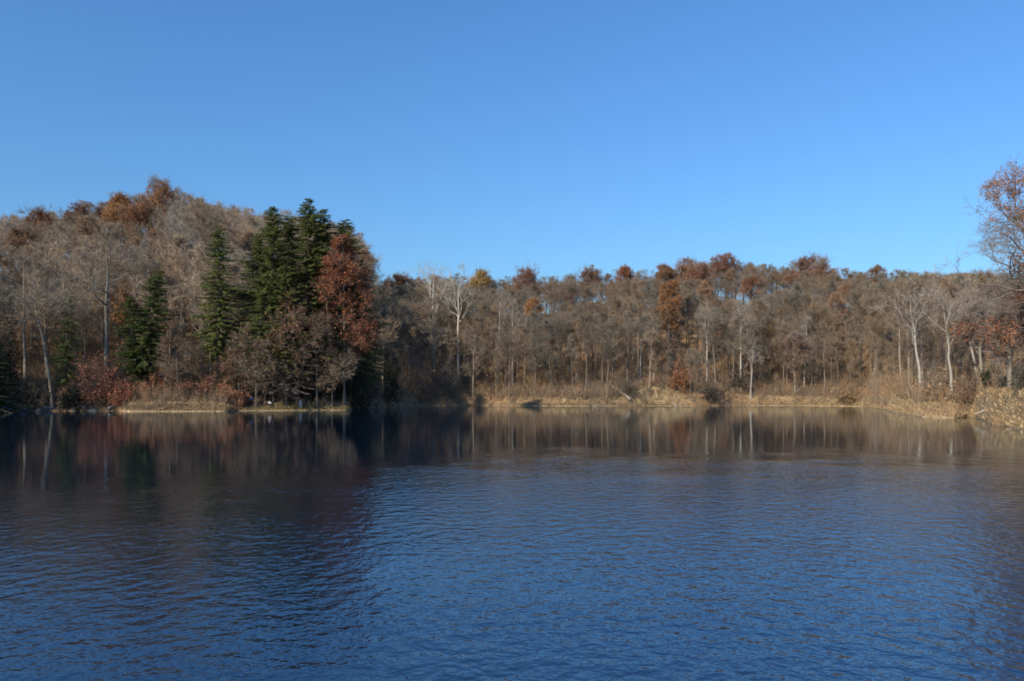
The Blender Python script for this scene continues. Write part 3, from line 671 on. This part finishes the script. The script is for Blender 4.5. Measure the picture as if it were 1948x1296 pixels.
for c in cands:
    y, px, d, span = c; x = at(px, y); z = ground_px(px, y); f = d/span
    row = 0 if d < 14 else 1 if f < 0.62 else 2
    u = random.random()
    kind = 'pole' if (u < 0.38 and row < 2) else 'oak' if u < 0.62 else 'tall' if u < (0.93 if row < 2 else 0.88) else 'leafy'
    if row == 0 and u > 0.8: kind = 'tall'
    H = {'pole': random.uniform(13, 20), 'oak': random.uniform(17, 23), 'tall': random.uniform(19, 26), 'leafy': random.uniform(15, 22)}[kind]
    ztop = zof(interp(px, SKYL)+random.uniform(-7, 15), y)
    if z+H > ztop: H = max(8, ztop-z)
    for (bx, by, sx, sy, yy) in COVER:
        if y < yy+1 and abs(px-bx) < sx+3.2/y*FPX:
            lim = zof(by+sy*0.75, y)-z
            if H > lim: H = max(5.0, lim)
    i = random.randrange(len(VAR[kind])); rz = random.uniform(0, 6.28)
    b = random.uniform(0.8, 1.3)*(1.02 if px < 730 else 0.68); w = random.uniform(-0.03, 0.03)
    tc = (0.24*b, 0.19*b, 0.14*b)
    if random.random() < 0.16: tc = tuple(v*1.7 for v in tc)
    if kind == 'leafy':
        cc = random.choice([(0.34, 0.19, 0.11), (0.36, 0.19, 0.10), (0.32, 0.21, 0.13), (0.38, 0.22, 0.12)])
    else: cc = (0.31*b+w, 0.24*b, 0.165*b-w*0.5)
    if id(c) in indiv:
        r, hill, wz = zone(px, y, row)
        look = {'pole': 'slim bare young tree', 'oak': 'wide crowned bare tree', 'tall': 'tall bare tree', 'leafy': 'brown leaved tree'}[kind]
        nm = {'pole': 'sapling', 'oak': 'bare_oak', 'tall': 'bare_tree', 'leafy': 'brown_leaved_tree'}[kind]
        place_variant(nm, kind, i, '%s %s %s, %s' % (look, r, hill, wz), 'tree', '%ss %s %s, %s' % (look, r, hill, wz), x, y, z, H, rz, tc, cc)
    else:
        stuff_parts.append((kind, i, x, y, z, H, rz, tc, cc))
print('trees', len(cands), 'individual', len(indiv), 'stuff', len(stuff_parts))
def merge_stuff(parts):
    rng = np.random.default_rng(3); VV = []; FF = []; MM = []; TT = []; n = 0
    for (kind, i, x, y, z, H, rz, tc, cc) in parts:
        g, c, H0 = VAR[kind][i]; s = H/H0; cs, sn = math.cos(rz)*min(s*0.5+0.5, 1.1), math.sin(rz)*min(s*0.5+0.5, 1.1)
        for geo, col, bark in ((g, tc, True), (c, cc, False)):
            V = np.concatenate(geo.V); F = np.concatenate(geo.F); M = np.concatenate(geo.M)
            if not bark:
                keep = rng.uniform(size=len(F)) < 0.85; F = F[keep]; M = M[keep]
                used, inv = np.unique(F, return_inverse=True); V = V[used]; F = inv.reshape(-1, 3)
            W = np.stack([V[:, 0]*cs-V[:, 1]*sn+x, V[:, 0]*sn+V[:, 1]*cs+y, V[:, 2]*s+z], 1)
            VV.append(W.astype(np.float32)); FF.append(F+n); n += len(W)
            MM.append(np.zeros(len(F), int) if bark else 1+M); T = np.tile(np.array(col, dtype=np.float32), (len(W), 1))
            if kind == 'leafy' and not bark:
                isl = np.zeros(len(V), bool); isl[F[M == 1].ravel()] = True; T[~isl] = (0.18, 0.15, 0.13)
            TT.append(T)
    me = mesh_np('far_wood', np.concatenate(VV), np.concatenate(FF), ['bark_attr', 'twig_attr', 'leaf_attr'], np.concatenate(MM), False, np.concatenate(TT))
    tag(link('far_wood', me), 'dense mass of bare grey brown trees filling the hills behind the nearer trees', 'wood', None, 'stuff')
merge_stuff(stuff_parts)

# understory: a mass of thin bare brush and small leafy growth along the foot of the wood, and dry grass on the banks
def brush():
    rng = np.random.default_rng(9); G = []; col = []; A = []; B = []; W = []
    pts = []
    while len(pts) < 12500:
        px = rng.uniform(-250, 2150); S = interp(px, SHORE); span = interp(px, RIDGE)-S
        d = abs(rng.normal(0, 1))*16+1.5 if rng.uniform() < 0.5 else rng.uniform(2, span+20)
        if (225 < px < 445 and d < 4.5) or (px > 1690 and d < 9) or (455 < px < 720 and d < 18): continue
        if rng.uniform() < 0.02: d = rng.uniform(0.2, 3)
        pts.append((px, S+d, d))
    for (px, y, d) in pts:
        x = at(px, y); z = ground_px(px, y); h = rng.uniform(1.0, 3.6)*(0.7 if y < 125 else 1)*(1+min(1.0, d/35)); n = 14
        a = rng.uniform(0, 6.28, n); tip = np.stack([np.cos(a)*h*0.35, np.sin(a)*h*0.35, np.full(n, h)], 1)*rng.uniform(0.3, 1, (n, 1))
        base = np.array([x, y, z])+np.stack([np.cos(a), np.sin(a), np.zeros(n)], 1)*rng.uniform(0, 0.5, (n, 1))
        A.append(base); B.append(base+tip); c = np.array([[0.28, 0.205, 0.13], [0.22, 0.175, 0.125], [0.34, 0.21, 0.115]][rng.integers(3)])*rng.uniform(0.7, 1.2)
        col.append(np.tile(c, (n, 1))); W.append(np.full(n, 0.055))
        n2 = 34; u = rng.uniform(0.2, 1, (n2, 1)); j = rng.integers(0, n, n2)
        p = base[j]+tip[j]*u; q = p+rng.normal(0, 1, (n2, 3))*np.array([.35, .35, .3])*h*0.35
        A.append(p); B.append(q); col.append(np.tile(c*1.05, (n2, 1))); W.append(np.full(n2, 0.045))
    A = np.concatenate(A); B = np.concatenate(B); col = np.concatenate(col); W = np.concatenate(W)
    V, F = slivers(A, B, W, rng)
    tag(link('brush', mesh_np('brush', V, F, ['twig_attr'], tint=np.repeat(col, 3, 0))), 'thin bare brush and saplings tangled along the foot of the wood', 'brush', None, 'stuff')
    # dead leaves still hanging on the low growth and lying in drifts
    n = 30000; px = rng.uniform(-250, 2150, n); d = np.abs(rng.normal(0, 1, n))*26+2; P = []; col = []
    tones = np.array([[0.34, 0.17, 0.08], [0.28, 0.13, 0.07], [0.38, 0.25, 0.13], [0.24, 0.15, 0.09]])
    for a, b in zip(px, d):
        if (225 < a < 445 and b < 4.5) or (a > 1690 and b < 8) or (470 < a < 720 and b < 18): continue
        S = interp(a, SHORE); y = S+b
        k = math.sin(a*0.05)+math.sin(a*0.021+b*0.2)+math.sin(b*0.35+a*0.013)
        P.append((at(a, y), y, ground_px(a, y)+abs(rng.normal(0, 0.7+0.5*max(0, k))))); col.append(tones[int(3.99*abs(math.sin(a*0.03+b*0.09)))])
    V, F = leaves(np.array(P), 0.38, rng, 0.5)
    tag(link('leaf_litter', mesh_np('leaf_litter', V, F, ['leaf_attr'], tint=np.repeat(np.array(col), 4, 0))), 'rust and tan dead leaves strewn over the forest floor and low growth', 'leaves', None, 'stuff')
    # straw grass
    A = []; B = []; col = []
    for _ in range(52000):
        px = rng.uniform(-50, 2050); w = interp(px, STRAW)
        if rng.uniform() > w: continue
        S = interp(px, SHORE); fl = 9 if px > 1690 else 4 if 225 < px < 445 else 2.4
        y = S+0.3+abs(rng.normal(0, 0.6))*fl; x = at(px, y); z = ground_px(px, y)
        h = rng.uniform(0.12, 0.42)*(1.0 if fl > 4 else 0.8)
        A.append((x, y, z)); B.append((x+rng.normal(0, 0.2), y+rng.normal(0, 0.2), z+h))
        g = 0.5 if (460 < px < 680 and rng.uniform() < 0.6) else 0
        k = rng.uniform(0.45, 0.95)*(0.75 if px < 1650 else 1.0); col.append(((0.60-0.38*g)*k, (0.42-0.12*g)*k, (0.23-0.11*g)*k))
    V, F = slivers(np.array(A), np.array(B), np.full(len(A), 0.13), rng)
    tag(link('straw_grass', mesh_np('straw_grass', V, F, ['dry_grass'], tint=np.repeat(np.array(col), 3, 0))), 'straw coloured dry grass along the water edge', 'grass', None, 'stuff')
brush()

# ------------------------------------------------------------------ logs and rocks
def log(label, pts, r, branches=0, seed=0, name='driftwood_log', cat='log'):
    """pts in (px, py, y)"""
    rng = np.random.default_rng(seed)
    P = np.array([[(at(a, y)), y, zof(b, y)] for a, b, y in pts])[None]; k = P.shape[1]; org = P[0, 0].copy(); P = P-org
    R = (r*np.linspace(1, 0.45, k))[None]; g = Geo(); v, f = tubes(P, R, 9); g.add(v, f)
    for e in (0, -1):                                                    # closed ends
        c = P[0, e]; d = unit((P[0, 1]-P[0, 0]) if e == 0 else (P[0, -2]-P[0, -1])); Q = np.stack([c, c-d*0.04])[None]; v, f = tubes(Q, np.array([[R[0, e], 0.002]]), 9); g.add(v, f)
    t = thing(name, label, cat, tuple(org))
    link('stem', g.mesh('log', ['driftwood'], True), t)
    if branches:
        b, rb, _ = sprout(P, R, branches, 0.35, 0.98, (35, 75), lambda t_, u: 1.4*u, 4, 0.2, 0.4, 0.5, rng)
        for q in range(branches):
            h = Geo(); v, f = tubes(b[q:q+1], rb[q:q+1], 5); h.add(v, f); link('branch', h.mesh('branch', ['driftwood'], True), t)
log('pale fallen log slanting down the far bank left of the sandy cutting', [(1199, 760, 204.5), (1190, 752, 205.5), (1178, 744, 207), (1166, 735, 209)], 0.28, 3, 1)
log('long pale fallen log reaching from the right bank into the inlet', [(1902, 765, 88), (1888, 774, 88.5), (1872, 781, 89), (1854, 788, 89.5)], 0.16, 2, 2)
log('pale weathered driftwood snag standing in the water under the rust bush', [(1279, 781, 200), (1288, 774, 200), (1281, 766, 200)], 0.34, 0, 3)
log('thin grey fallen branch at the water edge below the thicket bush', [(1128, 772, 199), (1146, 769, 200), (1158, 771, 201)], 0.1, 2, 4)
log('grey leaning dead stem low on the far bank near the thin pale trunk', [(1507, 752, 214), (1518, 742, 214), (1528, 728, 214)], 0.16, 1, 5)
log('dark broken stump standing above the sandy cutting', [(1244, 728, 214), (1244, 716, 214), (1245, 706, 214)], 0.22, 0, 6, 'stump', 'stump')
def rock(label, px, y, r, seed, col='rock'):
    rng = np.random.default_rng(seed); import bmesh
    bm = bmesh.new(); bmesh.ops.create_icosphere(bm, subdivisions=3, radius=1)
    ph = rng.uniform(0, 6, 9); sx, sy, sz = r*rng.uniform(0.9, 1.5), r*rng.uniform(0.7, 1.1), r*rng.uniform(0.5, 0.8)
    for v in bm.verts:
        c = v.co; k = 1+0.16*math.sin(3*c.x+ph[0])+0.14*math.sin(4*c.y+ph[1]+c.z*2)+0.1*math.sin(7*c.z+5*c.x+ph[2])
        k = min(k, 1.08); v.co = Vector((c.x*sx*k, c.y*sy*k, c.z*sz*k))
    me = bpy.data.meshes.new('boulder'); bm.to_mesh(me); bm.free(); me.materials.append(MATS[col])
    o = link('boulder', me); o.location = (at(px, y), y, ground_px(px, y)+sz*0.25); o.rotation_euler = (0, 0, ph[3])
    return tag(o, label, 'rock', 'rocks along the shaded left shore')
rocks = [(2, 'at the very left edge of the water'), (16, 'second from the left edge'), (30, 'under the dark leafless bush'), (44, 'right under the middle of the dark leafless bush'), (60, 'left of the leaning trunk foot'), (76, 'nearest left of the leaning trunk foot'),
         (92, 'at the foot of the leaning trunk'), (118, 'below the small light spruce'), (142, 'below the black green bush'), (160, 'at the left end of the large rust bush'), (178, 'under the large rust bush'), (212, 'by the left tip of the straw beach')]
for k, (px, w) in enumerate(rocks):
    rock('grey shaded boulder at the waterline, '+w, px, interp(px, SHORE)+0.25+(k*37 % 5)*0.25, 0.55+0.25*((k*7) % 4)/3, 40+k)

# ------------------------------------------------------------------ people on the left bank
def skin_mesh(name, joints, edges, mat, levels=1, root=0):
    me = bpy.data.meshes.new(name); me.from_pydata([j[:3] for j in joints], edges, []); o = bpy.data.objects.new(name, me); COL.objects.link(o)
    sk = o.modifiers.new('skin', 'SKIN'); ss = o.modifiers.new('sub', 'SUBSURF'); ss.levels = levels; ss.render_levels = levels
    for i, j in enumerate(joints):
        v = me.skin_vertices[0].data[i]; v.radius = (j[3], j[4] if len(j) > 4 else j[3]); v.use_root = (i == root)
    dg = bpy.context.evaluated_depsgraph_get(); ev = o.evaluated_get(dg); out = bpy.data.meshes.new_from_object(ev)
    bpy.data.objects.remove(o); out.materials.clear(); out.materials.append(MATS[mat])
    for p in out.polygons: p.use_smooth = True; p.material_index = 0
    return out
def person(label, px, y, top_m, pose, shirt, trousers, hair, rz, zoff=0.0):
    s = top_m/1.72; x = at(px, y); z = ground_px(px, y)+zoff
    J = {}; hip = 0.92 if pose == 'stand' else 0.24
    J['pel'] = (0, 0, hip, .13, .10); J['waist'] = (0, 0.0, hip+.18, .125, .095); J['chest'] = (0, -.02, hip+.40, .16, .11); J['neck0'] = (0, 0, hip+.54, .06); J['neck'] = (0, -.01, hip+.61, .052)
    J['head0'] = (0, -.02, hip+.66, .07, .08); J['head1'] = (0, -.015, hip+.74, .082, .098); J['head2'] = (0, -.01, hip+.82, .055, .07)
    E = [('pel', 'waist'), ('waist', 'chest'), ('chest', 'neck0'), ('neck0', 'neck'), ('neck', 'head0'), ('head0', 'head1'), ('head1', 'head2')]
    J['nose'] = (0, -.125, hip+.735, .014); E.append(('head1', 'nose'))
    for sgn, t in ((-1, 'l'), (1, 'r')):
        J['ear'+t] = (sgn*.09, 0, hip+.74, .013); E.append(('head1', 'ear'+t))
        J['sh'+t] = (sgn*.19, 0, hip+.50, .062)
        if pose == 'stand': el, wr = (sgn*.25, .02, hip+.22), (sgn*.24, -.08, hip-.02)
        else: el, wr = (sgn*.26, -.10, hip+.26), (sgn*.14, -.32, hip+.28)
        J['el'+t] = (*el, .045); J['wr'+t] = (*wr, .030)
        dv = unit(np.array(wr)-np.array(el)); pm = np.array(wr)+dv*0.06; J['palm'+t] = (*pm, .036, .02)
        E += [('chest', 'sh'+t), ('sh'+t, 'el'+t), ('el'+t, 'wr'+t), ('wr'+t, 'palm'+t)]
        for q in range(5):
            off = np.array([(-0.03+0.02*q)*(1 if abs(dv[2]) > .5 else 1), 0.0, 0.0]); ln = [.07, .08, .075, .06, .05][q] if q < 4 else 0.05
            b0 = pm+off*0.9+dv*(0.03 if q < 4 else -0.01)+(np.array([-sgn*.02, -.01, 0]) if q == 4 else 0)
            b1 = b0+dv*ln*0.55+np.array([0, -.008, 0]); b2 = b1+dv*ln*0.45+np.array([0, -.018, 0.0])
            J['fa%d%s' % (q, t)] = (*b0, .010); J['fb%d%s' % (q, t)] = (*b1, .009); J['fc%d%s' % (q, t)] = (*b2, .008)
            E += [('palm'+t, 'fa%d%s' % (q, t)), ('fa%d%s' % (q, t), 'fb%d%s' % (q, t)), ('fb%d%s' % (q, t), 'fc%d%s' % (q, t))]
        J['hp'+t] = (sgn*.10, 0, hip-.04, .095)
        if pose == 'stand': kn, an, to = (sgn*.12, -.03, .49), (sgn*.13, .03, .08), (sgn*.15, -.14, .035)
        else: kn, an, to = (sgn*.15, -.42, .50), (sgn*.15, -.52, .09), (sgn*.16, -.70, .04)
        J['kn'+t] = (*kn, .06); J['an'+t] = (*an, .042); J['to'+t] = (*to, .035)
        E += [('pel', 'hp'+t), ('hp'+t, 'kn'+t), ('kn'+t, 'an'+t), ('an'+t, 'to'+t)]
    def sub(keys, edges, mat, grow, name):
        ks = list(keys); js = []
        for q in ks:
            j = J[q]; js.append((*j[:3], *[r+grow for r in j[3:]]) if len(j) > 4 else (*j[:3], j[3]+grow))
        return skin_mesh(name, js, [(ks.index(a), ks.index(b)) for a, b in edges], mat)
    t = thing('person', label, 'person', (x, y, z), rz, None, s)
    link('body', sub(list(J), E, 'skin', 0, 'body'), t)
    up = ['pel', 'waist', 'chest', 'neck0', 'shl', 'ell', 'wrl', 'shr', 'elr', 'wrr']
    link('jacket', sub(up, [('pel', 'waist'), ('waist', 'chest'), ('chest', 'neck0'), ('chest', 'shl'), ('shl', 'ell'), ('ell', 'wrl'), ('chest', 'shr'), ('shr', 'elr'), ('elr', 'wrr')], shirt, .016, 'jacket'), t)
    lo = ['pel', 'hpl', 'knl', 'anl', 'hpr', 'knr', 'anr']
    link('trousers', sub(lo, [('pel', 'hpl'), ('hpl', 'knl'), ('knl', 'anl'), ('pel', 'hpr'), ('hpr', 'knr'), ('knr', 'anr')], trousers, .012, 'trousers'), t)
    J['ha'] = (0, .03, hip+.72, .075); J['hb'] = (0, .01, hip+.82, .078)
    link('hair', sub(['ha', 'hb'], [('ha', 'hb')], hair, .014, 'hair'), t)
person('person in a bright blue jacket standing on the bank right of the straw beach', 478, 147.5, 1.75, 'stand', 'blue_cloth', 'dark_cloth', 'grey_hair', 0.2)
person('person in dark clothes sitting on the bank between the blue and the white jacket', 499, 147.8, 1.7, 'sit', 'dark_cloth', 'denim', 'grey_hair', -0.2, 0.15)
person('person in a white jacket sitting on the bank under the spruces', 513, 147.2, 1.75, 'sit', 'white_cloth', 'dark_cloth', 'brown_hair', 0.3, 0.1)
person('person in grey blue clothes standing at the water edge on the grassy spit', 572, 148.2, 1.72, 'stand', 'grey_blue_cloth', 'grey_blue_cloth', 'brown_hair', 0.0)
